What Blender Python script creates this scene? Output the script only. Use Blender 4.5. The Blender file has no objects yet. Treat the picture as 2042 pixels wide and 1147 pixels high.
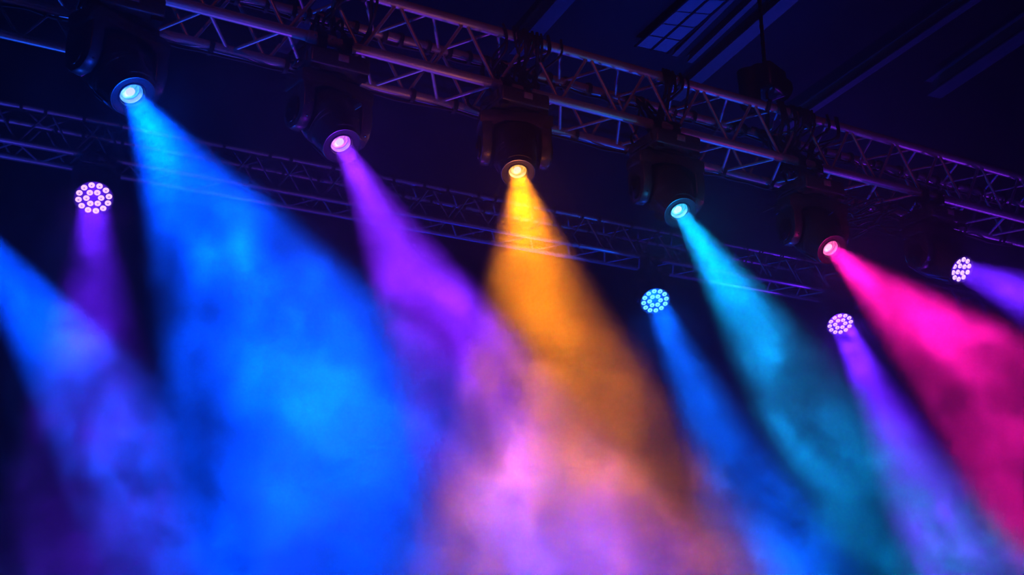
import bpy, bmesh, math, random
from mathutils import Vector, Matrix
random.seed(7)
sc = bpy.context.scene
COL = sc.collection
R = math.radians

# ---------------------------------------------------------------- camera
W, H, F = 2042.0, 1147.0, 2400.0
PITCH = R(19.0)
CAM = Vector((0.0, 0.0, 1.6))
cd = bpy.data.cameras.new('camera')
cam = bpy.data.objects.new('camera', cd)
COL.objects.link(cam)
cam.location = CAM
cam.rotation_euler = (math.pi / 2 + PITCH, 0, 0)
cd.sensor_width = 36.0
cd.lens = 36.0 * F / W
cd.clip_end = 200
sc.camera = cam
CR = Vector((1, 0, 0))
CF = Vector((0, math.cos(PITCH), math.sin(PITCH)))
CU = Vector((0, -math.sin(PITCH), math.cos(PITCH)))


def ray(px, py):
    return (CF + CR * ((px - W / 2) / F) - CU * ((py - H / 2) / F))


def at(px, py, depth):
    """world point seen at a pixel of the photograph, at a distance along the optical axis"""
    return CAM + ray(px, py) * depth


def proj(p):
    v = p - CAM
    d = v.dot(CF)
    return (W / 2 + F * v.dot(CR) / d, H / 2 - F * v.dot(CU) / d, d)


# ---------------------------------------------------------------- render look
sc.view_settings.view_transform = 'Standard'
sc.view_settings.look = 'None'
sc.view_settings.gamma = 1.0
sc.view_settings.use_curve_mapping = False
sc.view_settings.exposure = 0.0
cy = sc.cycles
cy.max_bounces = 4
cy.diffuse_bounces = 2
cy.glossy_bounces = 2
cy.transmission_bounces = 2
cy.volume_bounces = 0
cy.transparent_max_bounces = 8
cy.sample_clamp_indirect = 3.0
cy.use_denoising = True
cy.denoising_input_passes = 'RGB'
cy.use_light_tree = True
cy.adaptive_threshold = 0.02
cy.caustics_reflective = False
cy.caustics_refractive = False
cy.volume_step_rate = 4.5
cy.volume_max_steps = 256

# ---------------------------------------------------------------- world: a dim blue hall
world = bpy.data.worlds.new('dark_hall')
sc.world = world
world.use_nodes = True
wb = world.node_tree.nodes['Background']
wb.inputs[0].default_value = (0.012, 0.015, 0.16, 1)
wb.inputs[1].default_value = 0.03


def look_at(o, d):
    o.rotation_euler = Vector(d).to_track_quat('-Z', 'Y').to_euler()


def spot(name, loc, d, half, col, power, radius, blend=0.35, parent=None):
    l = bpy.data.lights.new(name, 'SPOT')
    l.energy = power
    l.color = col
    l.spot_size = 2 * half
    l.spot_blend = blend
    l.shadow_soft_size = radius
    o = bpy.data.objects.new(name, l)
    COL.objects.link(o)
    o.location = loc
    look_at(o, d)
    return o


# added unseen fill spots that tint the trusses, roof, haze and lamp bodies
def wash(loc, target, size, col, power, blend=1.0):
    loc = Vector(loc)
    return spot('added_fill', loc, (Vector(target) - loc), R(size), col, power, 0.10, blend)


# ---------------------------------------------------------------- materials
def mat(name, col, rough=0.5, metal=0.0, noise=0.0, nscale=30.0, bump=0.0, spec=0.5, col2=None):
    m = bpy.data.materials.new(name)
    m.use_nodes = True
    nt = m.node_tree
    b = nt.nodes['Principled BSDF']
    b.inputs['Base Color'].default_value = (*col, 1)
    b.inputs['Roughness'].default_value = rough
    b.inputs['Metallic'].default_value = metal
    b.inputs['Specular IOR Level'].default_value = spec
    if noise or bump:
        tc = nt.nodes.new('ShaderNodeTexCoord')
        n = nt.nodes.new('ShaderNodeTexNoise')
        n.inputs['Scale'].default_value = nscale
        n.inputs['Detail'].default_value = 3
        nt.links.new(tc.outputs['Object'], n.inputs['Vector'])
        if noise:
            mx = nt.nodes.new('ShaderNodeMix')
            mx.data_type = 'RGBA'
            c2 = col2 or tuple(c * (1 - noise) for c in col)
            mx.inputs['A'].default_value = (*col, 1)
            mx.inputs['B'].default_value = (*c2, 1)
            nt.links.new(n.outputs['Fac'], mx.inputs['Factor'])
            nt.links.new(mx.outputs['Result'], b.inputs['Base Color'])
        if bump:
            bp = nt.nodes.new('ShaderNodeBump')
            bp.inputs['Strength'].default_value = bump
            bp.inputs['Distance'].default_value = 0.003
            nt.links.new(n.outputs['Fac'], bp.inputs['Height'])
            nt.links.new(bp.outputs['Normal'], b.inputs['Normal'])
    return m


def glow(name, col, strength):
    m = bpy.data.materials.new(name)
    m.use_nodes = True
    nt = m.node_tree
    b = nt.nodes['Principled BSDF']
    b.inputs['Base Color'].default_value = (0.02, 0.02, 0.02, 1)
    b.inputs['Emission Color'].default_value = (*col, 1)
    b.inputs['Emission Strength'].default_value = strength
    m.cycles.emission_sampling = 'NONE'
    return m


M_ALU = mat('truss_aluminium', (0.60, 0.60, 0.63), 0.42, 0.6, noise=0.35, nscale=14, bump=0.15)
M_BLACK = mat('black_plastic', (0.050, 0.050, 0.055), 0.36, 0.0, noise=0.3, nscale=40, bump=0.2)
M_BLACK2 = mat('black_metal', (0.012, 0.012, 0.014), 0.35, 0.3, noise=0.3, nscale=60, bump=0.1)
M_RUB = mat('black_rubber', (0.010, 0.010, 0.011), 0.7, 0.0, noise=0.3, nscale=50)
M_STEEL = mat('dark_steel', (0.05, 0.05, 0.055), 0.4, 0.8, noise=0.3, nscale=50)
M_LABEL = mat('grey_display', (0.30, 0.27, 0.30), 0.4, noise=0.2, nscale=80)
M_SCREW = mat('screw_steel', (0.4, 0.4, 0.4), 0.3, 1.0, noise=0.2, nscale=90)
M_CEIL = mat('roof_sheet', (0.010, 0.010, 0.012), 0.75, noise=0.5, nscale=1.2, bump=0.3)
M_BEAM = mat('roof_steel', (0.20, 0.19, 0.21), 0.6, noise=0.4, nscale=3, bump=0.2)
M_PANE = mat('skylight_pane', (0.34, 0.36, 0.40), 0.55, noise=0.35, nscale=4, bump=0.2)
M_WALL = mat('back_curtain', (0.02, 0.02, 0.024), 0.9, noise=0.5, nscale=1.0, bump=0.3)
M_FLOOR = mat('stage_floor', (0.02, 0.02, 0.022), 0.6, noise=0.4, nscale=2.0, bump=0.1)
M_REFL = mat('lamp_reflector', (0.6, 0.6, 0.62), 0.25, 1.0, noise=0.1, nscale=70)


# ---------------------------------------------------------------- object helpers
def tag(o, label=None, cat=None, group=None, kind=None):
    if label:
        o['label'] = label
    if cat:
        o['category'] = cat
    if group:
        o['group'] = group
    if kind:
        o['kind'] = kind
    return o


def empty(name, loc=(0, 0, 0), rz=0.0):
    o = bpy.data.objects.new(name, None)
    o.empty_display_size = 0.1
    COL.objects.link(o)
    o.location = loc
    o.rotation_euler = (0, 0, rz)
    return o


def link(name, me, parent=None, m=None):
    o = bpy.data.objects.new(name, me)
    COL.objects.link(o)
    if parent is not None:
        o.parent = parent
    if m is not None and not me.materials:
        me.materials.append(m)
    return o


def to_mesh(bm, name, m=None, smooth=True):
    me = bpy.data.meshes.new(name)
    bmesh.ops.recalc_face_normals(bm, faces=bm.faces)
    bm.to_mesh(me)
    bm.free()
    if m is not None:
        me.materials.append(m)
    if smooth:
        for p in me.polygons:
            p.use_smooth = True
        try:
            me.set_sharp_from_angle(angle=R(38))
        except Exception:
            pass
    return me


def add_box(bm, c, s, rot=None, bevel=0.0, seg=2):
    r = bmesh.ops.create_cube(bm, size=1.0)
    vs = r['verts']
    M = Matrix.Translation(Vector(c)) @ (rot.to_4x4() if rot else Matrix.Identity(4)) @ Matrix.Diagonal((*s, 1))
    bmesh.ops.transform(bm, matrix=M, verts=vs)
    if bevel:
        es = list({e for v in vs for e in v.link_edges})
        bmesh.ops.bevel(bm, geom=es, offset=bevel, segments=seg, affect='EDGES', profile=0.5)
    return vs


def add_cyl(bm, a, b, r, n=12, r2=None):
    a, b = Vector(a), Vector(b)
    d = b - a
    q = d.to_track_quat('Z', 'Y').to_matrix().to_4x4()
    M = Matrix.Translation((a + b) / 2) @ q
    bmesh.ops.create_cone(bm, cap_ends=True, segments=n, radius1=r, radius2=r if r2 is None else r2,
                          depth=d.length, matrix=M)


def add_tube(bm, pts, r, n=6):
    """a round tube along a list of points"""
    pts = [Vector(p) for p in pts]
    rings = []
    up = Vector((0.13, 0.21, 1)).normalized()
    for i, p in enumerate(pts):
        t = (pts[min(i + 1, len(pts) - 1)] - pts[max(i - 1, 0)]).normalized()
        a = t.cross(up)
        if a.length < 1e-3:
            a = t.cross(Vector((1, 0, 0)))
        a.normalize()
        b = t.cross(a).normalized()
        rings.append([bm.verts.new(p + (a * math.cos(2 * math.pi * k / n) + b * math.sin(2 * math.pi * k / n)) * r)
                      for k in range(n)])
    for i in range(len(rings) - 1):
        for k in range(n):
            bm.faces.new((rings[i][k], rings[i][(k + 1) % n], rings[i + 1][(k + 1) % n], rings[i + 1][k]))
    bm.faces.new(rings[0][::-1])
    bm.faces.new(rings[-1])


def add_lathe(bm, prof, n=48, sq=None, close=False):
    """prof: list of (radius, z). sq: optional list giving how square each ring is (0 round .. 1)"""
    rings = []
    for i, (r, z) in enumerate(prof):
        s = sq[i] if sq else 0.0
        ring = []
        for k in range(n):
            a = 2 * math.pi * k / n
            c, si = math.cos(a), math.sin(a)
            if s > 0:
                p = 2 + 3.0 * s
                rr = r / (abs(c) ** p + abs(si) ** p) ** (1 / p)
            else:
                rr = r
            ring.append(bm.verts.new((rr * c, rr * si, z)))
        rings.append(ring)
    for i in range(len(rings) - 1):
        for k in range(n):
            bm.faces.new((rings[i][k], rings[i][(k + 1) % n], rings[i + 1][(k + 1) % n], rings[i + 1][k]))
    if close:
        for k in range(n):
            bm.faces.new((rings[-1][k], rings[-1][(k + 1) % n], rings[0][(k + 1) % n], rings[0][k]))
    else:
        if prof[0][0] > 1e-5:
            bm.faces.new(rings[0])
        if prof[-1][0] > 1e-5:
            bm.faces.new(rings[-1])
    return rings


def add_prism(bm, poly, x0, x1, bevel=0.0):
    """polygon in (y, z) extruded along x"""
    a = [bm.verts.new((x0, y, z)) for y, z in poly]
    b = [bm.verts.new((x1, y, z)) for y, z in poly]
    fs = [bm.faces.new(a), bm.faces.new(b[::-1])]
    n = len(poly)
    for i in range(n):
        fs.append(bm.faces.new((a[i], b[i], b[(i + 1) % n], a[(i + 1) % n])))
    if bevel:
        es = [e for e in {e for f in fs[:2] for e in f.edges}]
        bmesh.ops.bevel(bm, geom=es, offset=bevel, segments=2, affect='EDGES', profile=0.5)


# ---------------------------------------------------------------- truss geometry
PHI = R(28.0)
T = Vector((math.cos(PHI), math.sin(PHI), 0))          # along the trusses
N = Vector((-math.sin(PHI), math.cos(PHI), 0))         # towards the back
UP = Vector((0, 0, 1))
P_MAIN = at(1020, 176, 6.0)                            # front lower chord, by the amber lamp
P_REAR = at(188, 312, 9.3)
T_REAR = (T + Vector((0, 0, 0.0125))).normalized()


def run(P):
    """direction of the truss that starts at P"""
    return T_REAR if P is P_REAR else T


def along(P, px):
    """parameter t where P + t T shows at pixel column px"""
    k = (px - W / 2) / F
    # (P+tT-CAM).CR = k (P+tT-CAM).CF
    a = (P - CAM)
    T_ = run(P)
    return (k * a.dot(CF) - a.dot(CR)) / (T_.dot(CR) - k * T_.dot(CF))


# ---------------------------------------------------------------- setting: roof, wall, floor
ROOF_Z = 6.8


def on_roof(px, py, dz=0.0):
    v = ray(px, py)
    s = (ROOF_Z + dz - CAM.z) / v.z
    return CAM + v * s


def quad_plate(name, pts, th, m, parent=None, up=UP):
    """a flat plate with thickness from four corners"""
    bm = bmesh.new()
    lo = [bm.verts.new(p) for p in pts]
    hi = [bm.verts.new(p + up * th) for p in pts]
    bm.faces.new(lo)
    bm.faces.new(hi[::-1])
    for i in range(4):
        bm.faces.new((lo[i], lo[(i + 1) % 4], hi[(i + 1) % 4], hi[i]))
    return link(name, to_mesh(bm, name, m, False), parent)


def slab(name, x0, x1, y0, y1, z0, z1, m):
    bm = bmesh.new()
    add_box(bm, ((x0 + x1) / 2, (y0 + y1) / 2, (z0 + z1) / 2), (x1 - x0, y1 - y0, z1 - z0))
    o = link(name, to_mesh(bm, name, m, False))
    return tag(o, kind='structure')


slab('floor', -16, 20, -3, 24, -0.2, 0.0, M_FLOOR)
ceiling = slab('ceiling', -16, 20, -3, 24, ROOF_Z, ROOF_Z + 0.2, M_CEIL)
# back wall of heavy black drape with folds
bm = bmesh.new()
n = 360
row0, row1 = [], []
for i in range(n + 1):
    x = -16 + 36 * i / n
    y = 22.0 + 0.08 * math.sin(i * 0.9) + 0.05 * math.sin(i * 0.37 + 1)
    row0.append(bm.verts.new((x, y, 0)))
    row1.append(bm.verts.new((x, y, ROOF_Z)))
for i in range(n):
    bm.faces.new((row0[i], row0[i + 1], row1[i + 1], row1[i]))
wall = tag(link('wall_back', to_mesh(bm, 'wall_back', M_WALL)), kind='structure')

# roof steel running away across the roof, each from one pixel pair to another
roof_beams = [  # (px, py) ends, width m, depth m
    ((1985, -40), (1560, 250), 0.075, 0.12),
    ((2130, -5), (1860, 178), 0.15, 0.16),
    ((1590, -25), (1345, 190), 0.13, 0.10),
    ((1150, -40), (1030, 96), 0.13, 0.14),
    ((1490, -40), (1345, 105), 0.05, 0.07),
    ((1540, -40), (1375, 118), 0.05, 0.07),
    ((690, -60), (560, 90), 0.12, 0.14),
]
for a, b, w, dd in roof_beams:
    pa, pb = on_roof(*a, -dd / 2), on_roof(*b, -dd / 2)
    dirv = (pb - pa)
    L = dirv.length
    dirv.normalize()
    bm = bmesh.new()
    # I section: two flanges and a web
    rot = Matrix((dirv, UP.cross(dirv), UP)).transposed()
    c = (pa + pb) / 2
    add_box(bm, c + UP * (dd / 2 - 0.008), (L, w, 0.014), rot)
    add_box(bm, c - UP * (dd / 2 - 0.008), (L, w, 0.014), rot)
    add_box(bm, c, (L, 0.012, dd - 0.02), rot)
    tag(link('roof_beam', to_mesh(bm, 'roof_beam', M_BEAM, False)), kind='structure')

# skylight strip of two rows of panes between dark bars
sky_a0, sky_a1 = on_roof(1400, -28, -0.06), on_roof(1266, 92, -0.06)
sky_b0, sky_b1 = on_roof(1482, -28, -0.06), on_roof(1330, 106, -0.06)
sky = empty('window_1')
tag(sky, kind='structure')
nr = 5
for c in range(2):
    for r in range(nr):
        def bl(u, v):
            return (sky_a0.lerp(sky_a1, v)).lerp(sky_b0.lerp(sky_b1, v), u)
        u0, u1 = 0.03 + c * 0.5, 0.47 + c * 0.5
        v0, v1 = r / nr + 0.008, (r + 1) / nr - 0.008
        quad_plate('pane', [bl(u0, v0), bl(u1, v0), bl(u1, v1), bl(u0, v1)], 0.02, M_PANE, sky)
bm = bmesh.new()
for u in (0.0, 0.5, 1.0):
    add_cyl(bm, sky_a0.lerp(sky_b0, u) - UP * 0.005, sky_a1.lerp(sky_b1, u) - UP * 0.005, 0.010, 6)
for v in range(nr + 1):
    add_cyl(bm, sky_a0.lerp(sky_a1, v / nr), sky_b0.lerp(sky_b1, v / nr), 0.006, 6)
link('window_frame', to_mesh(bm, 'window_frame', M_STEEL), sky)


# ---------------------------------------------------------------- haze filling the hall
HAZE_MIN, HAZE_MAX = Vector((-6.0, 2.2, 1.3)), Vector((9.5, 13.8, 6.6))


class NT:
    """small helper to write field arithmetic"""
    def __init__(self, tree):
        self.t = tree

    def m(self, op, *a, clamp=False):
        n = self.t.nodes.new('ShaderNodeMath')
        n.operation = op
        n.use_clamp = clamp
        for i, v in enumerate(a):
            if isinstance(v, (int, float)):
                n.inputs[i].default_value = v
            else:
                self.t.links.new(v, n.inputs[i])
        return n.outputs[0]

    def v(self, op, *a, out=0):
        n = self.t.nodes.new('ShaderNodeVectorMath')
        n.operation = op
        for i, x in enumerate(a):
            if isinstance(x, (tuple, list, Vector)):
                n.inputs[i].default_value = x
            elif isinstance(x, (int, float)):
                n.inputs['Scale'].default_value = x
            else:
                self.t.links.new(x, n.inputs[i])
        return n.outputs[out]

    def noise(self, vec, scale, detail, rough=0.5, lac=2.0, dist=0.0, col=False):
        n = self.t.nodes.new('ShaderNodeTexNoise')
        n.inputs['Scale'].default_value = scale
        n.inputs['Detail'].default_value = detail
        n.inputs['Roughness'].default_value = rough
        n.inputs['Lacunarity'].default_value = lac
        n.inputs['Distortion'].default_value = dist
        self.t.links.new(vec, n.inputs['Vector'])
        return n.outputs['Color' if col else 'Fac']

    def ramp(self, x, a, b, c, d):
        n = self.t.nodes.new('ShaderNodeMapRange')
        n.interpolation_type = 'SMOOTHSTEP'
        self.t.links.new(x, n.inputs['Value'])
        for i, vv in zip(('From Min', 'From Max', 'To Min', 'To Max'), (a, b, c, d)):
            n.inputs[i].default_value = vv
        return n.outputs[0]


# billows of thicker smoke: pixel, distance, radius (m), strength
PUFFS = [
    (600, 880, 4.2, 0.50, 3.0),
    (700, 800, 4.2, 0.34, 2.0),
    (560, 1010, 3.9, 0.40, 1.2),
    (540, 540, 4.7, 0.38, 1.6),
    (620, 640, 4.5, 0.34, 1.4),
    (1540, 830, 6.1, 0.62, 2.6),
    (190, 490, 9.0, 0.55, 1.3),
    (1690, 730, 12.3, 0.70, 1.6),
    (1325, 690, 11.3, 0.60, 1.4),
    (1600, 1080, 8.3, 0.80, 2.4),
    (130, 620, 7.5, 0.50, 1.5),
    (300, 800, 6.8, 0.60, 1.6),
    (1040, 1040, 4.6, 0.50, 1.6),
    (1240, 940, 5.0, 0.42, 1.8),
    (1060, 480, 5.7, 0.22, 1.0),
    (1610, 1080, 4.9, 0.42, 3.4),
    (850, 1060, 4.6, 0.50, 2.0),
    (1990, 1020, 5.0, 0.45, 1.8),
    (280, 1060, 6.0, 0.5, 0.8),
]
# pockets of clearer air
CLEAR = [
    (440, 760, 4.4, 0.55, 0.85),
    (820, 900, 4.6, 0.60, 0.7),
    (250, 800, 8.0, 0.9, 0.8),
    (470, 920, 3.9, 0.35, 0.7),
    (1170, 800, 5.2, 0.50, 0.6),
    (1110, 700, 5.5, 0.35, 0.35),
    (1480, 960, 5.4, 0.50, 0.6),
    (1760, 900, 5.8, 0.55, 0.6),
]
ng = bpy.data.node_groups.new('haze_field', 'GeometryNodeTree')
ng.interface.new_socket('Geometry', in_out='INPUT', socket_type='NodeSocketGeometry')
ng.interface.new_socket('Geometry', in_out='OUTPUT', socket_type='NodeSocketGeometry')
gout = ng.nodes.new('NodeGroupOutput')
vc = ng.nodes.new('GeometryNodeVolumeCube')
vc.inputs['Min'].default_value = HAZE_MIN
vc.inputs['Max'].default_value = HAZE_MAX
VOX = 0.046
for ax, nm in enumerate(('Resolution X', 'Resolution Y', 'Resolution Z')):
    vc.inputs[nm].default_value = int((HAZE_MAX[ax] - HAZE_MIN[ax]) / VOX)
g = NT(ng)
pos = ng.nodes.new('GeometryNodeInputPosition').outputs[0]
warp = g.v('SUBTRACT', g.noise(pos, 0.9, 2, col=True), (0.5, 0.5, 0.5))
wp = g.v('ADD', pos, g.v('SCALE', warp, 0.9))
# smoke that drifts down along the light: noise stretched along the fall of the beams
FALL = Vector((-0.40, 0.45, 0.80)).normalized()
dl_ = g.v('DOT_PRODUCT', wp, FALL, out=1)
sc_ = ng.nodes.new('ShaderNodeVectorMath')
sc_.operation = 'SCALE'
sc_.inputs[0].default_value = FALL
ng.links.new(g.m('MULTIPLY', dl_, 0.62), sc_.inputs['Scale'])
st = g.v('SUBTRACT', wp, sc_.outputs[0])
n_big = g.noise(wp, 1.15, 4, 0.55)
n_str = g.noise(st, 4.6, 4, 0.6, dist=0.3)
sc2_ = ng.nodes.new('ShaderNodeVectorMath')
sc2_.operation = 'SCALE'
sc2_.inputs[0].default_value = FALL
ng.links.new(g.m('MULTIPLY', dl_, 0.88), sc2_.inputs['Scale'])
n_ray = g.noise(g.v('SUBTRACT', wp, sc2_.outputs[0]), 6.5, 4, 0.62)
n_fin = g.noise(st, 3.0, 6, 0.66, dist=1.0)
cloud = g.m('MULTIPLY', g.ramp(n_big, 0.36, 0.64, 0.5, 1.4), g.ramp(n_str, 0.42, 0.62, 0.25, 2.1))
zz = ng.nodes.new('ShaderNodeSeparateXYZ')
ng.links.new(pos, zz.inputs[0])
hgt = g.m('MULTIPLY', g.ramp(zz.outputs[2], 3.9, 5.1, 1.0, 0.08), 0.9)
dens = g.m('MULTIPLY', g.m('MULTIPLY', cloud, hgt), g.ramp(n_fin, 0.42, 0.60, 0.3, 1.9))
# thin curling filaments
n_fil = g.noise(wp, 2.6, 3, 0.55, dist=1.2)
fil = g.ramp(g.m('ABSOLUTE', g.m('SUBTRACT', n_fil, 0.5)), 0.075, 0.0, 0.0, 1.0)
dens = g.m('MULTIPLY', dens, g.m('ADD', g.m('MULTIPLY', fil, 0.9), 0.7))
up_ = g.ramp(zz.outputs[2], 2.9, 3.9, 0.0, 1.0)
calm = g.m('MULTIPLY', g.m('MULTIPLY', hgt, g.ramp(n_ray, 0.38, 0.62, 0.62, 1.38)), g.ramp(n_big, 0.35, 0.65, 0.75, 1.25))
dens = g.m('ADD', g.m('MULTIPLY', dens, g.m('SUBTRACT', 1.0, up_)), g.m('MULTIPLY', calm, up_))
puff = None
wp2 = g.v('ADD', pos, g.v('SCALE', g.v('SUBTRACT', g.noise(pos, 2.0, 3, col=True), (0.5, 0.5, 0.5)), 0.7))
for px, py, dp, rad, amp in PUFFS:
    dist = g.v('DISTANCE', wp2, at(px, py, dp), out=1)
    f = g.m('MULTIPLY', g.ramp(dist, rad, 0.0, 0.0, 1.0), amp)
    puff = f if puff is None else g.m('ADD', puff, f)
puff = g.m('MULTIPLY', puff, g.m('ADD', g.ramp(n_fin, 0.44, 0.60, 0.0, 2.6), g.m('MULTIPLY', fil, 2.3)))
dens = g.m('ADD', dens, puff)
for px, py, dp, rad, amp in CLEAR:
    dist = g.v('DISTANCE', wp2, at(px, py, dp), out=1)
    dens = g.m('MULTIPLY', dens, g.ramp(dist, rad, 0.1, 1.0, 1.0 - amp))
ng.links.new(dens, vc.inputs['Density'])
ng.links.new(vc.outputs[0], gout.inputs[0])
hm = bpy.data.materials.new('haze')
hm.use_nodes = True
ht = hm.node_tree
for nn in list(ht.nodes):
    if nn.type == 'BSDF_PRINCIPLED':
        ht.nodes.remove(nn)
att = ht.nodes.new('ShaderNodeAttribute')
att.attribute_name = 'density'
mul = ht.nodes.new('ShaderNodeMath')
mul.operation = 'MULTIPLY'
mul.inputs[1].default_value = 0.050
scat = ht.nodes.new('ShaderNodeVolumeScatter')
scat.inputs['Anisotropy'].default_value = 0.15
scat.inputs['Color'].default_value = (0.97, 0.97, 0.97, 1)
ht.links.new(att.outputs['Fac'], mul.inputs[0])
ht.links.new(mul.outputs[0], scat.inputs['Density'])
ht.links.new(scat.outputs[0], ht.nodes['Material Output'].inputs['Volume'])
sm = ng.nodes.new('GeometryNodeSetMaterial')
sm.inputs['Material'].default_value = hm
ng.links.new(vc.outputs[0], sm.inputs[0])
ng.links.new(sm.outputs[0], gout.inputs[0])
hv = bpy.data.volumes.new('haze')
hv.materials.append(hm)
haze = bpy.data.objects.new('haze', hv)
COL.objects.link(haze)
md = haze.modifiers.new('haze_field', 'NODES')
md.node_group = ng
tag(haze, 'drifting theatrical haze filling the hall and glowing in the beams', 'haze', kind='stuff')


# ---------------------------------------------------------------- trusses
def unit_cyl(name, n, m):
    bm = bmesh.new()
    bmesh.ops.create_cone(bm, cap_ends=True, segments=n, radius1=1, radius2=1, depth=1)
    return to_mesh(bm, name, m)


ME_BRACE = unit_cyl('brace', 10, M_ALU)
ME_CHORD = unit_cyl('chord', 24, M_ALU)


def rod(name, me, a, b, r, parent, ext=0.0):
    a, b = Vector(a), Vector(b)
    d = b - a
    o = link(name, me, parent)
    o.location = (a + b) / 2
    o.rotation_mode = 'QUATERNION'
    o.rotation_quaternion = d.to_track_quat('Z', 'Y')
    o.scale = (r, r, d.length + ext)
    return o


def coupler_mesh(rc):
    bm = bmesh.new()
    add_lathe(bm, [(rc * 0.9, -0.07), (rc * 1.18, -0.065), (rc * 1.22, -0.02), (rc * 1.0, -0.015), (rc * 1.0, 0.015),
                   (rc * 1.22, 0.02), (rc * 1.18, 0.065), (rc * 0.9, 0.07)], 20)
    add_cyl(bm, (-rc * 1.5, 0, 0.04), (rc * 1.5, 0, 0.04), 0.005, 8)
    add_cyl(bm, (-rc * 1.5, 0, -0.04), (rc * 1.5, 0, -0.04), 0.005, 8)
    return to_mesh(bm, 'coupler', M_ALU)


ME_COUP = coupler_mesh(0.025)


def box_truss(P, px0, px1, w, h, pitch, phase, label, joints, rc=0.025, rb=0.009):
    T_ = run(P)
    t0, t1 = along(P, px0), along(P, px1)
    base = P + T_ * t0
    root = empty('box_truss', base, 0)
    tag(root, label, 'truss')
    corner = {'FB': Vector(), 'FT': UP * h, 'BB': N * w, 'BT': N * w + UP * h}
    L = t1 - t0
    for k, off in corner.items():
        rod('chord', ME_CHORD, off, off + T_ * L, rc, root)
    # zig-zag braces on the four faces
    faces = [('FT', 'FB', 0.0), ('FB', 'BB', 0.5), ('FT', 'BT', 0.5), ('BT', 'BB', 0.0)]
    # horizontal anchor: node positions fixed relative to P so the phase can be set by eye
    k0 = math.ceil(t0 / pitch)
    k1 = math.floor(t1 / pitch) - 1
    g = 0.030
    for a, b, ph in faces:
        A, B = corner[a], corner[b]
        dAB = (B - A).normalized()
        for k in range(k0, k1):
            s0 = (k + ph + phase) * pitch - t0
            s1 = s0 + pitch / 2
            s2 = s0 + pitch
            if s0 < 0.02 or s2 > L - 0.02:
                continue
            rod('brace', ME_BRACE, A + T_ * (s0 + g / 2) + dAB * rc * 0.7, B + T_ * (s1 - g / 2) - dAB * rc * 0.7, rb, root)
            rod('brace', ME_BRACE, B + T_ * (s1 + g / 2) - dAB * rc * 0.7, A + T_ * (s2 - g / 2) + dAB * rc * 0.7, rb, root)
    for jx in joints:
        tj = along(P, jx) - t0
        for k, off in corner.items():
            c = link('coupler', ME_COUP, root)
            c.location = off + T_ * tj
            c.rotation_mode = 'QUATERNION'
            c.rotation_quaternion = T_.to_track_quat('Z', 'Y')
    return root


TW, TH = 0.30, 0.30
main = box_truss(P_MAIN, -160, 2180, TW, TH, 0.36, 0.27,
                 'near aluminium box truss crossing the top of the picture with large lamps', [1335, 640])
rear = box_truss(P_REAR, -330, 2120, TW, TH, 0.40, 0.1,
                 'far dim box truss behind the beams carrying the small lamps', [420, 1150])

# short ladder truss at the left behind the first lamp
PL = at(154, 33, 5.35)
lt = empty('ladder_truss', PL, 0)
tag(lt, 'short ladder truss in the upper left corner behind the deep blue lamp', 'truss')
drop = Vector((0, 0, -0.168))
tA, tB = along(PL, -170), along(PL, 232)
rod('chord', ME_CHORD, T * tA, T * tB, 0.021, lt)
rod('chord', ME_CHORD, drop + T * tA, drop + T * tB, 0.021, lt)
tt = tB - 0.03
i = 0
while tt - 0.12 > tA:
    a, b = (T * tt, drop + T * (tt - 0.12)) if i % 2 == 0 else (drop + T * tt, T * (tt - 0.12))
    rod('brace', ME_BRACE, a, b, 0.008, lt)
    tt -= 0.12
    i += 1


# ---------------------------------------------------------------- moving heads
def clamp_mesh():
    bm = bmesh.new()
    # hook round the tube
    rings = []
    pts = []
    for k in range(15):
        a = R(-70 + 250 * k / 14)
        pts.append((0, 0.036 * math.cos(a), 0.036 * math.sin(a)))
    for p0, p1 in zip(pts[:-1], pts[1:]):
        c = (Vector(p0) + Vector(p1)) / 2
        d = (Vector(p1) - Vector(p0))
        ang = math.atan2(d.z, d.y)
        add_box(bm, c, (0.045, d.length * 1.15, 0.014), Matrix.Rotation(ang, 3, 'X'))
    add_box(bm, (0, -0.030, -0.028), (0.045, 0.016, 0.045), bevel=0.003)
    add_box(bm, (0, 0.0, -0.048), (0.05, 0.070, 0.018), bevel=0.004)
    add_cyl(bm, (0, 0.048, -0.065), (0, 0.048, 0.02), 0.006, 8)      # bolt
    add_box(bm, (0, 0.048, -0.072), (0.008, 0.045, 0.014), bevel=0.003)  # wing nut
    add_cyl(bm, (0, 0, -0.08), (0, 0, -0.05), 0.011, 10)
    return to_mesh(bm, 'clamp', M_STEEL)


def base_mesh():
    bm = bmesh.new()
    # base box with chamfered lower edge, hung under the truss (front is -y)
    add_box(bm, (0, 0, -0.115), (0.285, 0.265, 0.085), bevel=0.014, seg=3)
    add_box(bm, (0, 0, -0.082), (0.20, 0.09, 0.03), bevel=0.004)
    for k in range(7):                                           # fins on the front
        pass
    # connector block at the left side
    add_box(bm, (-0.146, 0.0, -0.112), (0.012, 0.18, 0.05), bevel=0.003)
    return to_mesh(bm, 'base', M_BLACK)


def plinth_mesh():
    bm = bmesh.new()
    add_lathe(bm, [(0.085, -0.156), (0.092, -0.160), (0.092, -0.172), (0.080, -0.178)], 40)
    return to_mesh(bm, 'pan_ring', M_BLACK2)


def foot_mesh():
    bm = bmesh.new()
    vs = [(0, 0, 0), (0.05, 0, 0), (0.05, 0.0, 0.03), (0.0, 0.0, 0.03)]
    add_prism(bm, [(-0.022, -0.018), (0.022, -0.018), (0.016, 0.010), (-0.016, 0.010)], -0.022, 0.022, 0.004)
    return to_mesh(bm, 'foot', M_RUB)


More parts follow.
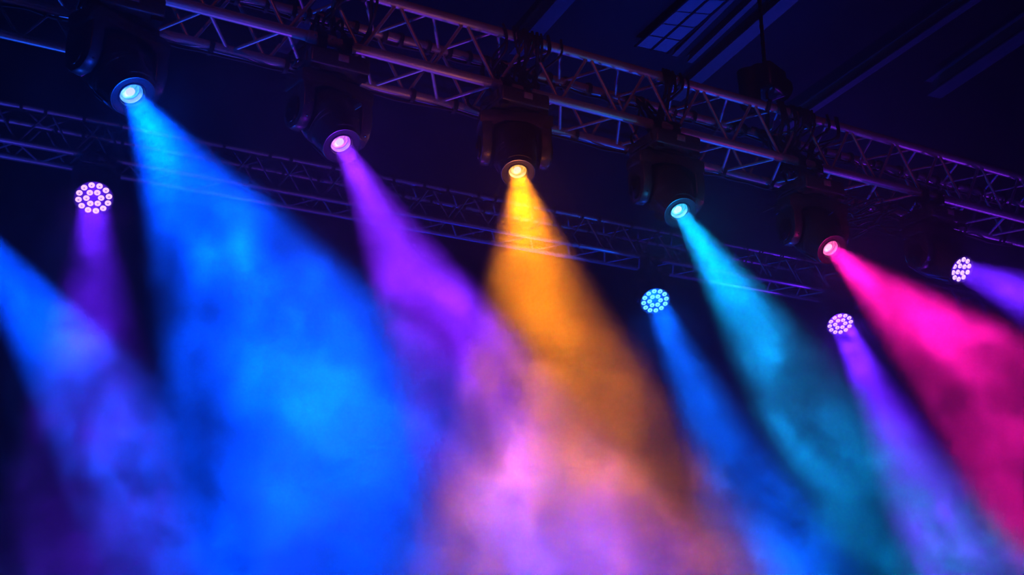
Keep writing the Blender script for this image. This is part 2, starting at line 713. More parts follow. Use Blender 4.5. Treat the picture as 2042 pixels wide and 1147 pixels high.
def yoke_mesh():
    """origin at the tilt axle, axle along x, base above"""
    bm = bmesh.new()
    # cross bar, an arch: thick at the ends
    poly = [(-0.195, 0.172), (-0.195, 0.11), (-0.128, 0.085), (-0.10, 0.118), (-0.055, 0.135), (0.055, 0.135),
            (0.10, 0.118), (0.128, 0.085), (0.195, 0.11), (0.195, 0.172), (0.15, 0.186), (-0.15, 0.186)]
    a = [bm.verts.new((x, -0.075, z)) for x, z in poly]
    b = [bm.verts.new((x, 0.075, z)) for x, z in poly]
    bm.faces.new(a)
    bm.faces.new(b[::-1])
    for i in range(len(poly)):
        j = (i + 1) % len(poly)
        bm.faces.new((a[i], b[i], b[j], a[j]))
    bmesh.ops.bevel(bm, geom=list(bm.edges), offset=0.007, segments=2, affect='EDGES', profile=0.5)
    # arms: side profile, broad in the middle and cut to a blunt point at the lower end
    side = [(-0.070, 0.150), (-0.083, 0.06), (-0.086, -0.015), (-0.066, -0.062), (-0.030, -0.092), (0.030, -0.092),
            (0.066, -0.062), (0.086, -0.015), (0.083, 0.06), (0.070, 0.150)]
    for s in (-1, 1):
        add_prism(bm, side, s * 0.128, s * 0.183, 0.009)
    return to_mesh(bm, 'yoke', M_BLACK)


def cap_mesh():
    bm = bmesh.new()
    # pointed oval boss on the outside of each arm, axis x
    pts = []
    n = 28
    for k in range(n):
        a = 2 * math.pi * k / n
        y, z = 0.050 * math.cos(a), 0.058 * math.sin(a)
        if z < 0:
            z *= 1.15
        pts.append((y, z - 0.005))
    add_prism(bm, pts, 0.0, 0.014, 0.004)
    add_cyl(bm, (0.012, 0, 0), (0.020, 0, 0), 0.022, 20)
    add_box(bm, (0.021, 0, 0.0), (0.004, 0.016, 0.030), bevel=0.001)
    return to_mesh(bm, 'tilt_cap', M_BLACK2)


def screw_mesh():
    bm = bmesh.new()
    add_cyl(bm, (0, 0, 0), (0.003, 0, 0), 0.0035, 8)
    return to_mesh(bm, 'screw', M_SCREW)


def head_mesh():
    """tilt axle at the origin along x; lens looks down -z, mouth at -0.21"""
    bm = bmesh.new()
    prof = [(0.060, 0.150), (0.090, 0.142), (0.106, 0.115), (0.112, 0.06), (0.113, 0.0), (0.113, -0.045), (0.109, -0.070),
            (0.109, -0.076), (0.105, -0.078), (0.105, -0.084), (0.108, -0.086), (0.106, -0.10), (0.103, -0.102),
            (0.103, -0.108), (0.105, -0.110), (0.098, -0.150), (0.091, -0.190), (0.088, -0.206), (0.083, -0.210),
            (0.080, -0.204), (0.056, -0.202), (0.054, -0.206), (0.050, -0.206), (0.047, -0.178), (0.046, -0.150), (0.0, -0.148)]
    sq = [.3, .4, .5, .5, .5, .45, .3, .3, .25, .25, .25, .2, .15, .15, .1, .05] + [0] * 10
    prof = [(r if r > 0 else 0.001, z) for r, z in prof]
    add_lathe(bm, prof, 56, sq)
    return to_mesh(bm, 'head', M_BLACK)


def shell_mesh():
    """side cover of the head with vent slots, on +y; conforms to the taper"""
    bm = bmesh.new()
    rows = [(0.118, 0.10), (0.123, 0.05), (0.123, -0.05), (0.118, -0.10), (0.108, -0.150), (0.098, -0.186)]
    nn = 11
    span = R(36)
    grid = []
    for r, z in rows:
        grid.append([bm.verts.new((r * math.sin(a), r * math.cos(a), z))
                     for a in [(-span + 2 * span * k / (nn - 1)) for k in range(nn)]])
    grid2 = []
    for r, z in rows:
        rr = r - 0.016
        grid2.append([bm.verts.new((rr * math.sin(a), rr * math.cos(a), z))
                      for a in [(-span * 1.04 + 2 * span * 1.04 * k / (nn - 1)) for k in range(nn)]])
    for i in range(len(rows) - 1):
        for k in range(nn - 1):
            bm.faces.new((grid[i][k], grid[i][k + 1], grid[i + 1][k + 1], grid[i + 1][k]))
        bm.faces.new((grid[i][0], grid[i + 1][0], grid2[i + 1][0], grid2[i][0]))
        bm.faces.new((grid[i][-1], grid2[i][-1], grid2[i + 1][-1], grid[i + 1][-1]))
    for k in range(nn - 1):
        bm.faces.new((grid[0][k], grid2[0][k], grid2[0][k + 1], grid[0][k + 1]))
        bm.faces.new((grid[-1][k], grid[-1][k + 1], grid2[-1][k + 1], grid2[-1][k]))
    # raised vent ribs
    for s in (-1, 1):
        for j in range(4):
            a = s * (R(10) + j * R(5))
            z = -0.105
            rr = 0.117
            add_box(bm, (rr * math.sin(a), rr * math.cos(a), z), (0.004, 0.010, 0.06),
                    Matrix.Rotation(-a, 3, 'Z') @ Matrix.Rotation(R(-12), 3, 'X'))
    return to_mesh(bm, 'side_cover', M_BLACK)


def ring_mesh(r0, r1, z0, z1, name='lens_ring'):
    bm = bmesh.new()
    add_lathe(bm, [(r0, z0), (r1, z0), (r1, z1), (r0, z1)], 48, close=True)
    return to_mesh(bm, name, M_STEEL)


def reflector_mesh():
    bm = bmesh.new()
    rings = add_lathe(bm, [(0.0455, -0.190), (0.042, -0.180), (0.038, -0.174), (0.040, -0.173), (0.030, -0.164), (0.032, -0.163),
                   (0.020, -0.152), (0.0455, -0.150)], 48, close=True)
    return to_mesh(bm, 'reflector', None)


def lens_mesh(r, z, bulge, name):
    bm = bmesh.new()
    prof = []
    for k in range(7):
        a = k / 6
        prof.append((max(r * (1 - a), 0.0006), z - bulge * (1 - (1 - a) ** 2)))
    prof = [(r, z + 0.004)] + prof
    add_lathe(bm, prof, 40)
    return to_mesh(bm, name, None)


def set_m(me, m):
    me = me.copy()
    me.materials.clear()
    me.materials.append(m)
    return me



ME = dict(clamp=clamp_mesh(), base=base_mesh(), ring=plinth_mesh(), foot=foot_mesh(), yoke=yoke_mesh(),
          cap=cap_mesh(), screw=screw_mesh(), head=head_mesh(), shell=shell_mesh(),
          lring=set_m(ring_mesh(0.0842, 0.0866, -0.2085, -0.2125), M_SCREW))
bm = bmesh.new()
add_box(bm, (0, 0, 0), (0.050, 0.003, 0.034), bevel=0.001)
ME['display'] = to_mesh(bm, 'display', M_LABEL)
bm = bmesh.new()
add_tube(bm, [(-0.045, 0, 0), (-0.045, -0.02, 0), (-0.035, -0.028, 0), (0.035, -0.028, 0), (0.045, -0.02, 0),
              (0.045, 0, 0)], 0.005, 8)
ME['handle'] = to_mesh(bm, 'handle', M_RUB)


def wash_head_mesh(rf, zf):
    bm = bmesh.new()
    prof = [(0.05, 0.11), (0.085, 0.10), (0.108, 0.07), (0.114, 0.02), (0.114, -0.03), (0.112, zf + 0.05),
            (rf + 0.012, zf + 0.02), (rf + 0.012, zf - 0.006), (rf + 0.006, zf - 0.010), (rf, zf - 0.008), (rf - 0.002, zf),
            (0.001, zf)]
    add_lathe(bm, prof, 48)
    return to_mesh(bm, 'head', M_BLACK)


def led_mesh(r):
    bm = bmesh.new()
    add_lathe(bm, [(r, 0.002), (r, -0.003), (r * 0.86, -0.007), (r * 0.45, -0.009), (r * 0.001, -0.0095)], 16)
    return to_mesh(bm, 'led_lens', None)


REFL = reflector_mesh()
LENS = lens_mesh(0.041, -0.170, 0.008, 'lens')
CORE = lens_mesh(0.018, -0.180, 0.004, 'lamp_core')
LOG = []


def lens_glow(col, lum):
    col = {BLUE: (0.02, 0.42, 1.0), PURPLE: (0.70, 0.10, 1.0), AMBER: (1.0, 0.48, 0.04), CYAN: (0.0, 0.62, 1.0),
           PINK: (1.0, 0.09, 0.42)}.get(col, col)
    m = glow('lens_glow', col, 1.0)
    g_ = NT(m.node_tree)
    tc = m.node_tree.nodes.new('ShaderNodeTexCoord')
    dd = g_.v('DISTANCE', tc.outputs['Object'], (-0.004, 0.010, -0.176), out=1)
    band = g_.noise(g_.v('MULTIPLY', tc.outputs['Object'], (60.0, 12.0, 12.0)), 2.0, 2)
    core = g_.ramp(dd, 0.034, 0.006, 0.0, 1.0)
    mx = m.node_tree.nodes.new('ShaderNodeMix')
    mx.data_type = 'RGBA'
    mx.inputs['A'].default_value = (*[0.05 + 0.95 * c for c in col], 1)
    mx.inputs['B'].default_value = (*[0.28 + 0.72 * c for c in col], 1)
    m.node_tree.links.new(core, mx.inputs['Factor'])
    b = m.node_tree.nodes['Principled BSDF']
    m.node_tree.links.new(mx.outputs['Result'], b.inputs['Emission Color'])
    st_ = g_.m('MULTIPLY', g_.m('ADD', g_.m('MULTIPLY', core, 1.3), 0.75), g_.ramp(band, 0.3, 0.7, 0.65, 1.35))
    m.node_tree.links.new(g_.m('MULTIPLY', st_, 1.5 * lum), b.inputs['Emission Strength'])
    return m

HALO_FILL = 0.0003
BEAM = 0.75


def moving_head(lens_px, ang, half, alpha, col, power, P, kind, label, names, scale=1.0, lum=1.0):
    """hang a lamp so its lens shows at lens_px and its beam leaves along the given picture angle.
    ang: beam angle from straight down in the picture (right positive); alpha: angle between beam and the line of sight."""
    px, py = lens_px
    hl = {'spot': 0.21, 'led': 0.19, 'wash': 0.105}[kind] * scale
    t = along(P, px)
    for it in range(6):
        A = P + run(P) * t
        Lp = A + UP * -0.4
        depth = (Lp - CAM).dot(CF)
        lens = at(px, py, depth)
        v = (lens - CAM).normalized()
        right = v.cross(UP).normalized()
        down = v.cross(right).normalized()
        if down.z > 0:
            down = -down
        a = R(ang)
        u = down * math.cos(a) + right * math.sin(a)
        d = (-v * math.cos(R(alpha)) + u * math.sin(R(alpha))).normalized()
        pivot = lens - d * hl
        # the pivot must hang straight under the chord
        rel = pivot - P
        t_new = rel.dot(run(P))
        off = rel.dot(N)
        P_depth_err = off
        # shift along the line of sight until the pivot sits under the chord
        vN = v.dot(N)
        lens = lens - v * (off / vN)
        pivot = lens - d * hl
        t = (pivot - P).dot(run(P))
    A = P + run(P) * t
    dropz = (A.z - pivot.z)
    LOG.append((label[:30], round(dropz, 3), [round(c, 3) for c in d], round(math.degrees(math.asin(-d.z)), 1)))
    root = empty('moving_head_lamp', A, PHI)
    tag(root, label, 'stage light')
    if names:
        root['group'] = names
    root.scale = (1, 1, 1)
    stem = dropz - 0.36 * scale           # how much the base is lowered beyond the default
    S = Matrix.Diagonal((scale, scale, scale, 1))
    Bm = Matrix.Translation((0, 0, -stem)) @ S if False else Matrix.Translation((0, 0, -max(stem, 0.0) - 0.0))

    def put(nm, me, M, par=root):
        o = link(nm, me, par)
        o.matrix_local = M
        return o
    # clamps
    for s in (-1, 1):
        c = put('clamp', ME['clamp'], Matrix.Translation((s * 0.062 * scale, 0, 0)))
    zb = -dropz + 0.36 * scale            # where the template's chord centre falls
    B = Matrix.Translation((0, 0, zb)) @ S
    if zb < -0.01:
        bm = bmesh.new()
        for s in (-1, 1):
            add_cyl(bm, (s * 0.062 * scale, 0, -0.05), (s * 0.062 * scale, 0, zb - 0.06 * scale), 0.010, 10)
        put('stem', to_mesh(bm, 'stem', M_STEEL), Matrix.Identity(4))
    base = put('base', ME['base'], B)
    put('display', ME['display'], Matrix.Translation((0.012, -0.1335, -0.106)), base)
    put('handle', ME['handle'], Matrix.Translation((-0.148, 0, -0.115)) @ Matrix.Rotation(R(-90), 4, 'Z'), base)
    for sx in (-1, 1):
        for sy in (-1, 1):
            put('foot', ME['foot'], Matrix.Translation((sx * 0.115, sy * 0.105, -0.162)), base)
    put('pan_ring', ME['ring'], B)
    # pan and tilt
    Zr = Matrix.Rotation(-PHI, 4, 'Z')
    dl = (Zr @ d.to_4d()).to_3d()
    pan = math.atan2(dl.x, -dl.y)
    tilt = math.asin(-dl.z)
    Y = Matrix.Translation((0, 0, -dropz)) @ Matrix.Rotation(pan, 4, 'Z') @ S
    yoke = put('yoke', ME['yoke'], Y)
    for s in (-1, 1):
        cap = put('tilt_cap', ME['cap'], Matrix.Translation((s * 0.182, 0, 0)) @ (Matrix.Identity(4) if s > 0 else Matrix.Rotation(math.pi, 4, 'Z')), yoke)
        put('screw', ME['screw'], Matrix.Translation((s * 0.1555, -0.071, -0.055)) @ Matrix.Rotation(R(-90), 4, 'Z'), yoke)
    Hm = Y @ Matrix.Rotation(-(math.pi / 2 - tilt), 4, 'X')
    Rw = Matrix.Rotation(PHI, 4, 'Z')
    rows = []
    dw = (Rw @ Hm).to_3x3() @ Vector((0, 0, -1))
    if kind == 'wash':
        rf, zf = min(0.138 / scale, 0.156), -0.105
        head = put('head', wash_head_mesh(rf, zf), Hm)
    elif kind == 'led':
        head = put('head', head_led, Hm)
        rf, zf = 0.078, -0.190
    else:
        head = put('head', ME['head'], Hm)
    if kind != 'wash':
        for s in (0, 1):
            put('side_cover', ME['shell'], Matrix.Rotation(math.pi * s, 4, 'Z'), head)
    if kind == 'spot':
        put('lens_ring', ME['lring'], Matrix.Identity(4), head)
        rc = tuple(0.25 + 0.75 * c for c in col)
        rm = M_REFL.copy()
        rm.node_tree.nodes['Principled BSDF'].inputs['Emission Color'].default_value = (*col, 1)
        rm.node_tree.nodes['Principled BSDF'].inputs['Emission Strength'].default_value = 0.45 * lum  # lamp light on the reflector is put in as glow
        rm.cycles.emission_sampling = 'NONE'
        put('reflector', set_m(REFL, rm), Matrix.Identity(4), head)
        put('lens', set_m(LENS, lens_glow(col, lum)), Matrix.Identity(4), head)
        put('lamp_core', set_m(CORE, glow('lamp_glow', tuple(0.45 + 0.55 * c for c in col), 1.6 * lum)), Matrix.Identity(4), head)
        lz, lr = -0.196, 0.040
    else:
        k = rf / 0.135 if kind == 'wash' else rf / 0.135
        lc = (1.0, 0.60, 0.98) if col[0] > 0.02 else (0.22, 0.92, 1.0)
        lm = glow('led_glow', lc, 1.25 * lum)
        cm = glow('led_chip_glow', tuple(0.45 * a + 0.15 * b for a, b in zip(lc, col)), 0.95 * lum)
        rl = 0.0232 * k
        layout = [(12 if kind == 'wash' else 11, 0.108 * k), (6, 0.052 * k)]
        if kind == 'led':
            rl *= 1.1
            layout = [(10, 0.104 * k), (4, 0.046 * k)]
        lme = set_m(led_mesh(rl), lm)
        bm = bmesh.new()
        add_lathe(bm, [(rl * 0.28, 0.0), (rl * 0.24, -0.0025), (0.0002, -0.0028)], 8)
        cme = to_mesh(bm, 'led_chip', cm)
        rnd = random.Random(int(px))
        for cnt, rr in layout:
            for q in range(cnt):
                aa = 2 * math.pi * (q + 0.3) / cnt + rr * 9
                o = put('led_lens', lme, Matrix.Translation((rr * math.cos(aa), rr * math.sin(aa), zf)), head)
                put('led_chip', cme, Matrix.Translation((rr * math.cos(aa), rr * math.sin(aa), zf - 0.0088)), head)
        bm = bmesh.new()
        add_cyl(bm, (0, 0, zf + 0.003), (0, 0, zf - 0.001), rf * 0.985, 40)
        put('front_plate', to_mesh(bm, 'front_plate', glow('plate_glow', (0.10, 0.012, 0.8) if col[0] > 0.02 else (0.0, 0.10, 0.75), 0.40 * lum)), Matrix.Identity(4), head)  # diode light falling on the plate is put in as a dim glow
        put('bezel', ring_mesh(rf + 0.002, rf + 0.010, zf - 0.008, zf - 0.013, 'bezel'), Matrix.Identity(4), head)
        lz, lr = zf - 0.03, rf * 0.85
    # the lamp's own light
    so = spot('lamp_core_light', lens + d * (0.015 if kind == 'spot' else 0.05), d, half, col,
              power * BEAM * (0.50 if kind == 'spot' else 0.30), lr * scale, 0.25)
    ld = bpy.data.lights.new('lamp_light', 'AREA')
    ld.shape = 'DISK'
    ld.size = 2 * lr * scale
    ld.spread = 2 * half * 1.08
    ld.color = col
    ld.energy = 0.25 * BEAM * power * (1 - math.cos(half * 1.25)) / 2
    lo = bpy.data.objects.new('lamp_light', ld)
    COL.objects.link(lo)
    lo.location = lens + d * (0.004 if kind == 'spot' else 0.016)
    look_at(lo, d)
    # added point light ahead of the lens, standing in for the halo in the haze
    pl = bpy.data.lights.new('halo_fill', 'POINT')
    pl.energy = power * HALO_FILL * (2.5 if kind == 'wash' else 1)
    pl.color = col
    pl.shadow_soft_size = 0.03
    po = bpy.data.objects.new('halo_fill', pl)
    COL.objects.link(po)
    po.location = lens + d * (0.20 if kind == 'spot' else 0.12)
    return root, lens, d


bm = bmesh.new()
prof = [(0.060, 0.150), (0.090, 0.142), (0.106, 0.115), (0.112, 0.06), (0.113, 0.0), (0.113, -0.045), (0.109, -0.070),
        (0.105, -0.110), (0.098, -0.150), (0.093, -0.180), (0.091, -0.198), (0.086, -0.200), (0.080, -0.198), (0.079, -0.190),
        (0.001, -0.190)]
sq = [.3, .4, .5, .5, .5, .45, .3, .2, .1, 0, 0, 0, 0, 0, 0]
add_lathe(bm, prof, 56, sq)
head_led = to_mesh(bm, 'head', M_BLACK)

BLUE = (0.0, 0.062, 1.0)
PURPLE = (0.20, 0.014, 1.0)
AMBER = (1.0, 0.235, 0.0)
CYAN = (0.0, 0.34, 0.95)
PINK = (1.0, 0.005, 0.36)
VIOLET = (0.12, 0.010, 1.0)


def real_half(projected, alpha):
    return math.atan(math.tan(R(projected)) * math.sin(R(alpha)))


LAMPS = [
    # px, py, angle, projected half angle, alpha, colour, power, truss, kind, label, scale, lum
    (265, 192, 35.5, 22.5, 37, BLUE, 17000, P_MAIN, 'spot', 'deep blue moving head lamp, largest, at the left end of the near truss', 1.05, 1.0),
    (682, 291, 31, 15.5, 38, PURPLE, 7700, P_MAIN, 'spot', 'moving head lamp throwing a purple beam, between the blue and amber lamps', 1.0, 1.0),
    (1033, 346, 8.5, 24.5, 37, AMBER, 4900, P_MAIN, 'spot', 'moving head lamp throwing the wide amber beam in the centre', 0.94, 1.0),
    (1357, 424, 30, 14, 39, CYAN, 7200, P_MAIN, 'spot', 'moving head lamp throwing a turquoise beam, right of the amber lamp', 1.0, 1.0),
    (1659, 498, 42, 19, 41, PINK, 5400, P_MAIN, 'spot', 'moving head lamp throwing a hot pink beam to the lower right', 1.0, 1.0),
    (1916, 537, 58, 17, 50, VIOLET, 8000, P_MAIN, 'led', 'moving head lamp with a small round cluster of violet diodes, last on the near truss', 1.0, 1.0),
    (-105, 385, 42, 14, 40, BLUE, 26000, P_REAR, 'spot', 'blue moving head lamp at the left end of the far truss, beyond the frame edge', 1.0, 1.0),
    (188, 395, 7, 16, 28, VIOLET, 8500, P_REAR, 'wash', 'round wash lamp with pinkish violet diodes under the deep blue lamp, on the far truss', 0.90, 1.0),
    (1307, 600, 22, 13, 36, (0.0, 0.10, 1.0), 24000, P_REAR, 'wash', 'round wash lamp with pale turquoise diodes below the turquoise beam lamp', 0.90, 1.0),
    (1676, 646, 21, 12.5, 42, VIOLET, 32000, P_REAR, 'wash', 'round wash lamp with lilac diodes under the pink beam lamp, on the far truss', 0.90, 1.0),
]
for (px, py, ang, hf, al, col, pw, P, kind, label, scl, lum) in LAMPS:
    moving_head((px, py), ang, real_half(hf, al), al, col, pw, P, kind, label, None, scl, lum)
for l in LOG:
    print('LAMP', l)

# ---------------------------------------------------------------- added fill spots out of frame, most of them low down
wash((-3.2, 7.6, 0.3), at(420, 60, 5.2), 17, (0.01, 0.09, 1.0), 500)
wash((-1.2, 8.2, 0.3), at(760, 110, 5.8), 14, (0.28, 0.03, 1.0), 300)
wash((2.2, 9.4, 0.3), at(1420, 230, 6.6), 15, (0.005, 0.08, 1.0), 500)
wash((5.6, 10.0, 0.3), at(1850, 360, 7.6), 16, (0.26, 0.02, 1.0), 420)
wash((2.0, 8.0, 0.3), on_roof(1400, 20), 12, (0.004, 0.05, 1.0), 700)
wash((0.6, 3.2, 0.3), at(930, 120, 6.0), 11, (1.0, 0.14, 0.06), 60)
wash((-3.4, 3.4, 0.3), at(500, 60, 5.4), 11, (0.01, 0.10, 1.0), 50)
wash((-0.6, 3.0, 0.3), at(760, 120, 5.8), 10, (0.40, 0.05, 1.0), 40)
wash((2.6, 4.6, 0.3), at(1430, 260, 6.6), 10, (0.01, 0.16, 1.0), 60)
wash((4.2, 5.0, 0.3), at(1830, 380, 7.6), 11, (0.36, 0.03, 1.0), 60)
# added broad blue fill for the haze, behind the far truss and low down
wash((0.0, 14.0, 0.3), (1.0, 12.0, 3.6), 50, (0.0, 0.02, 1.0), 480)
wash((0.2, 5.2, 0.1), (0.3, 5.6, 3.0), 62, (0.02, 0.05, 1.0), 14)
wash((2.6, 6.2, 0.1), (2.6, 6.6, 3.0), 62, (0.0, 0.06, 1.0), 26)
for px_, c_ in ((150, (0.10, 0.05, 1.0)), (800, (0.25, 0.04, 1.0)), (1300, (0.03, 0.10, 1.0)), (1750, (0.2, 0.03, 1.0))):
    q_ = P_REAR + T * along(P_REAR, px_)
    wash(q_ - N * 1.6 - UP * (q_.z - 0.3), q_ + UP * 0.15, 17, c_, 150)  # added fill below the far truss so its tubes show
# dim warm spots added high behind the camera to tint the chords
wash((-1.5, -1.5, 6.3), at(760, 100, 5.7), 13, (1.0, 0.10, 0.16), 70)
wash((2.0, -1.5, 6.3), at(1450, 220, 6.7), 14, (0.9, 0.08, 0.34), 80)
# added low side fill that brings out the lamp bodies
wash((-5.0, 4.6, 1.2), (0.6, 6.3, 4.2), 11, (0.05, 0.03, 1.0), 50)
wash((7.0, 4.0, 1.2), (2.5, 7.2, 4.2), 11, (0.15, 0.01, 1.0), 50)

# ---------------------------------------------------------------- cables
def cable(pts, r, label, name='cable', group=None, m=M_RUB):
    bm = bmesh.new()
    add_tube(bm, pts, r, 6)
    o = link(name, to_mesh(bm, name, m))
    tag(o, label, 'cable', group)
    return o


def bez(points, n=12):
    """smooth curve through points (Catmull-Rom)"""
    P = [Vector(p) for p in points]
    P = [P[0]] + P + [P[-1]]
    out = []
    for i in range(1, len(P) - 2):
        for k in range(n):
            t = k / n
            a, b, c, d = P[i - 1], P[i], P[i + 1], P[i + 2]
            out.append(0.5 * ((2 * b) + (c - a) * t + (2 * a - 5 * b + 4 * c - d) * t * t + (3 * b - a - 3 * c + d) * t ** 3))
    out.append(P[-2])
    return out


def ring_tie(rad, r=0.004):
    bm = bmesh.new()
    n = 14
    pts = [(rad * math.cos(2 * math.pi * k / n), rad * math.sin(2 * math.pi * k / n), 0) for k in range(n + 1)]
    add_tube(bm, pts, r, 5)
    return to_mesh(bm, 'cable_tie', M_RUB)


ME_TIE = ring_tie(0.033)


def chord_cable(P, off, px0, px1, label, ties, sag=0.010, r=0.007, seed=1):
    """a power cable strapped along a chord, with its ties"""
    T_ = run(P)
    rnd = random.Random(seed)
    t0, t1 = along(P, px0), along(P, px1)
    base = P + T_ * t0
    root = empty('cable', base, 0)
    tag(root, label, 'cable')
    pts = []
    t = 0.0
    while t < t1 - t0:
        pts.append(off + T_ * t + UP * (-0.034 - rnd.random() * sag) + N * rnd.uniform(-0.012, 0.012))
        t += 0.11
    bm = bmesh.new()
    add_tube(bm, bez(pts, 4), r, 6)
    add_tube(bm, bez([p + N * rnd.uniform(0.006, 0.02) + UP * 0.006 for p in pts], 4), r * 0.7, 6)
    link('sheath', to_mesh(bm, 'sheath', M_RUB), root)
    for k in range(ties):
        tt = (k + 0.5 + rnd.uniform(-0.25, 0.25)) / ties * (t1 - t0)
        o = link('cable_tie', ME_TIE, root)
        o.location = off + T_ * tt + UP * -0.006
        o.rotation_mode = 'QUATERNION'
        o.rotation_quaternion = T_.to_track_quat('Z', 'Y')
        o.scale = (1.12, 1.12, 3.0)


chord_cable(P_MAIN, N * TW + UP * TH, 480, 2100, 'power cable strapped along the rear upper tube of the near truss', 44)
chord_cable(P_MAIN, N * TW, -100, 2100, 'signal cable strapped along the rear lower tube of the near truss', 20, seed=5)
chord_cable(P_REAR, UP * TH, -100, 2000, 'power cable strapped along the front upper tube of the far truss', 40, seed=3)
chord_cable(P_REAR, N * TW + UP * TH, -100, 2000, 'signal cable strapped along the rear upper tube of the far truss', 40, seed=4)


def drape(P, px, label, n=5, seed=1, span=0.35, low=0.12):
    """bundle of cables hanging over the truss and down through it"""
    rnd = random.Random(seed)
    t = along(P, px)
    base = P + T * t
    root = empty('cable_bundle', base, 0)
    tag(root, label, 'cable')
    for k in range(n):
        s = rnd.uniform(-span / 2, span / 2)
        pts = [UP * (TH + 0.035) + T * (s * 1.3) + N * (-0.03),
               UP * (TH - 0.06 - rnd.random() * 0.05) + T * (s * 1.2) + N * (-0.045),
               UP * (TH * 0.5 + rnd.uniform(-0.05, 0.05)) + T * (s + rnd.uniform(-0.06, 0.06)) + N * rnd.uniform(0.02, 0.12),
               UP * (0.07 + rnd.uniform(-low, 0)) + T * (s * 0.5 + rnd.uniform(-0.06, 0.06)) + N * rnd.uniform(0.04, 0.16),
               UP * (TH * 0.4) + T * (s * 0.6 + rnd.uniform(-0.1, 0.1)) + N * rnd.uniform(0.10, 0.24),
               UP * (TH + 0.034) + T * (s * 0.8) + N * (TW + 0.0)]
        bm = bmesh.new()
        add_tube(bm, bez(pts, 8), rnd.uniform(0.006, 0.010), 6)
        link('cable_loop', to_mesh(bm, 'cable_loop', M_RUB), root)
    # strap round the top chord
    for k in range(3):
        o = link('strap', ME_TIE, root)
        o.location = UP * TH + T * ((k - 1) * 0.05)
        o.rotation_mode = 'QUATERNION'
        o.rotation_quaternion = T.to_track_quat('Z', 'Y')
        o.scale = (1.05, 1.05, 3.5)


drape(P_MAIN, 1052, 'black cables draped over the near truss above the amber lamp', 12, 11, 0.30)
drape(P_MAIN, 1342, 'black cables tied round the near truss above the turquoise lamp', 6, 12, 0.2)
drape(P_MAIN, 1610, 'tangle of black cables on the near truss under the chain hoist', 14, 13, 0.55)
drape(P_MAIN, 700, 'black cables tied round the near truss above the purple lamp', 6, 14, 0.22)
drape(P_MAIN, 130, 'black cables wound round the near truss beside the deep blue lamp', 5, 15, 0.3)

# tangle of loose cables lying in the far right end of the near truss
rnd = random.Random(42)
root = empty('cable_bundle', P_MAIN + T * along(P_MAIN, 1745))
tag(root, 'loose grey cables sagging under the near truss between the pink and violet lamps', 'cable')
for k in range(16):
    s = rnd.uniform(-0.32, 0.42)
    z = -rnd.uniform(0.0, 0.22)
    pts = []
    for j in range(6):
        pts.append(T * (s + (j - 2.5) * rnd.uniform(0.03, 0.10)) + N * rnd.uniform(0.12, 0.42) + UP * (z + rnd.uniform(-0.05, 0.05)))
    bm = bmesh.new()
    add_tube(bm, bez(pts, 8), rnd.uniform(0.004, 0.007), 6)
    link('cable_loop', to_mesh(bm, 'cable_loop', M_STEEL if k % 2 else M_RUB), root)

# supply tails from each lamp up to the truss
for (px, py, ang, hf, al, col, pw, P, kind, label, scl, lum) in LAMPS[:6]:
    t = along(P, px) 
    b = P + T * t
    rnd = random.Random(px)
    pts = [b + T * -0.13 + N * 0.10 + UP * -0.12, b + T * -0.19 + N * 0.16 + UP * -0.06, b + T * -0.17 + N * 0.22 + UP * 0.03,
           b + T * -0.10 + N * 0.27 + UP * 0.10, b + T * -0.05 + N * 0.30 + UP * (TH - 0.03)]
    nm = label.split(',')[0].replace('moving head lamp', '').replace('  ', ' ').strip()
    short = {265: 'deep blue', 682: 'purple', 1033: 'amber', 1357: 'turquoise', 1659: 'pink', 1916: 'violet'}[px]
    cable(bez(pts, 8), 0.007, 'black supply cable rising from the %s lamp into the near truss' % short)


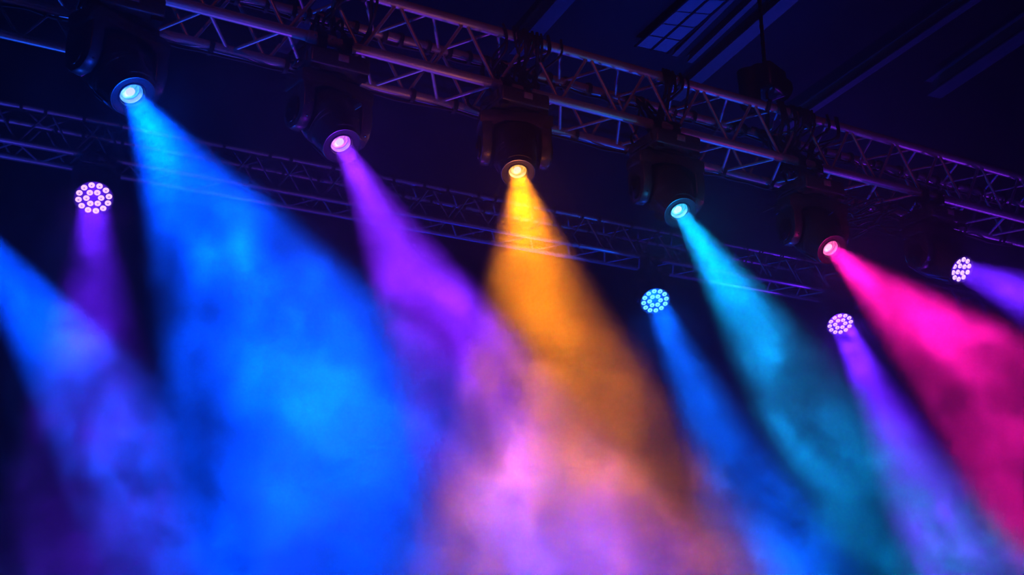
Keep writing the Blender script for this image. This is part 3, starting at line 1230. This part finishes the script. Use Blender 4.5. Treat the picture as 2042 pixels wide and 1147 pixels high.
# ---------------------------------------------------------------- chain hoist
def chain_hoist(px, py_body, P, label, sc_=1.0):
    """motor body hung on its chain above the truss, slings down to the chords"""
    t = along(P, px)
    foot = P + T * t + N * TW / 2
    # height so that the body shows at py_body
    body = None
    for k in range(200):
        c = foot + UP * (0.3 + k * 0.01)
        if proj(c)[1] < py_body:
            body = c
            break
    root = empty('chain_hoist', body, PHI + R(20))
    tag(root, label, 'hoist')
    bm = bmesh.new()
    add_box(bm, (0.03, 0, 0), (0.20, 0.15, 0.17), bevel=0.022, seg=3)
    add_cyl(bm, (0.12, 0, 0), (0.19, 0, 0), 0.070, 24)
    for k in range(5):
        add_cyl(bm, (0.128 + k * 0.013, 0, 0), (0.133 + k * 0.013, 0, 0), 0.077, 24)
    add_cyl(bm, (-0.11, 0, 0), (-0.07, 0, 0), 0.060, 20)
    link('motor_body', to_mesh(bm, 'motor_body', M_BLACK), root)
    # chain bag at the side
    bm = bmesh.new()
    add_lathe(bm, [(0.045, -0.27), (0.060, -0.25), (0.062, -0.12), (0.068, -0.03), (0.062, -0.03), (0.055, -0.22), (0.001, -0.23)], 20)
    bag = link('chain_bag', to_mesh(bm, 'chain_bag', M_RUB), root)
    bag.location = (-0.16, 0.02, 0.02)
    # chain: links alternating
    bm = bmesh.new()
    n = 10
    for k in range(n):
        pass
    ring = []
    for k in range(11):
        a = 2 * math.pi * k / 10
        ring.append((0.011 * math.cos(a), 0, 0.019 * math.sin(a)))
    add_tube(bm, ring, 0.0042, 5)
    lk = to_mesh(bm, 'chain_link', M_STEEL)
    top = ROOF_Z - body.z
    z = 0.10
    k = 0
    while z < top - 0.02:
        o = link('chain_link', lk, root)
        o.location = (0.0, 0, z)
        o.rotation_euler = (0, 0, (math.pi / 2) * (k % 2))
        z += 0.029
        k += 1
    bm = bmesh.new()
    add_tube(bm, bez([(0.02, 0.01, 0.08), (0.035, 0.02, top * 0.4), (0.02, 0.02, top * 0.75), (0.03, 0, top)], 8), 0.012, 6)
    link('control_cable', to_mesh(bm, 'control_cable', M_RUB), root)
    # hook under the body
    bm = bmesh.new()
    pts = [(0, 0, -0.08), (0, 0, -0.12)]
    for k in range(9):
        a = R(90 - 250 * k / 8)
        pts.append((0.026 * math.cos(a), 0, -0.150 + 0.026 * math.sin(a)))
    add_tube(bm, bez(pts, 3), 0.008, 8)
    link('hook', to_mesh(bm, 'hook', M_STEEL), root)
    # slings to the four chords
    inv = (Matrix.Translation(body) @ Matrix.Rotation(PHI + R(20), 4, 'Z')).inverted()
    for a in (-1, 1):
        for b in (0, 1):
            e = P + T * (t + a * 0.14) + N * (TW * b) + UP * (TH - 0.03)
            w = P + T * (t + a * 0.14) + N * (TW * b + (-0.03 if b == 0 else 0.03)) + UP * TH
            bm = bmesh.new()
            q = [Vector((0, 0, -0.17)), inv @ (w + UP * 0.02), inv @ (e - UP * 0.01)]
            add_tube(bm, bez(q, 8), 0.013, 6)
            link('sling', to_mesh(bm, 'sling', M_RUB), root)
    return root


chain_hoist(1575, 160, P_MAIN, 'black chain hoist hanging from the roof above the right part of the near truss')
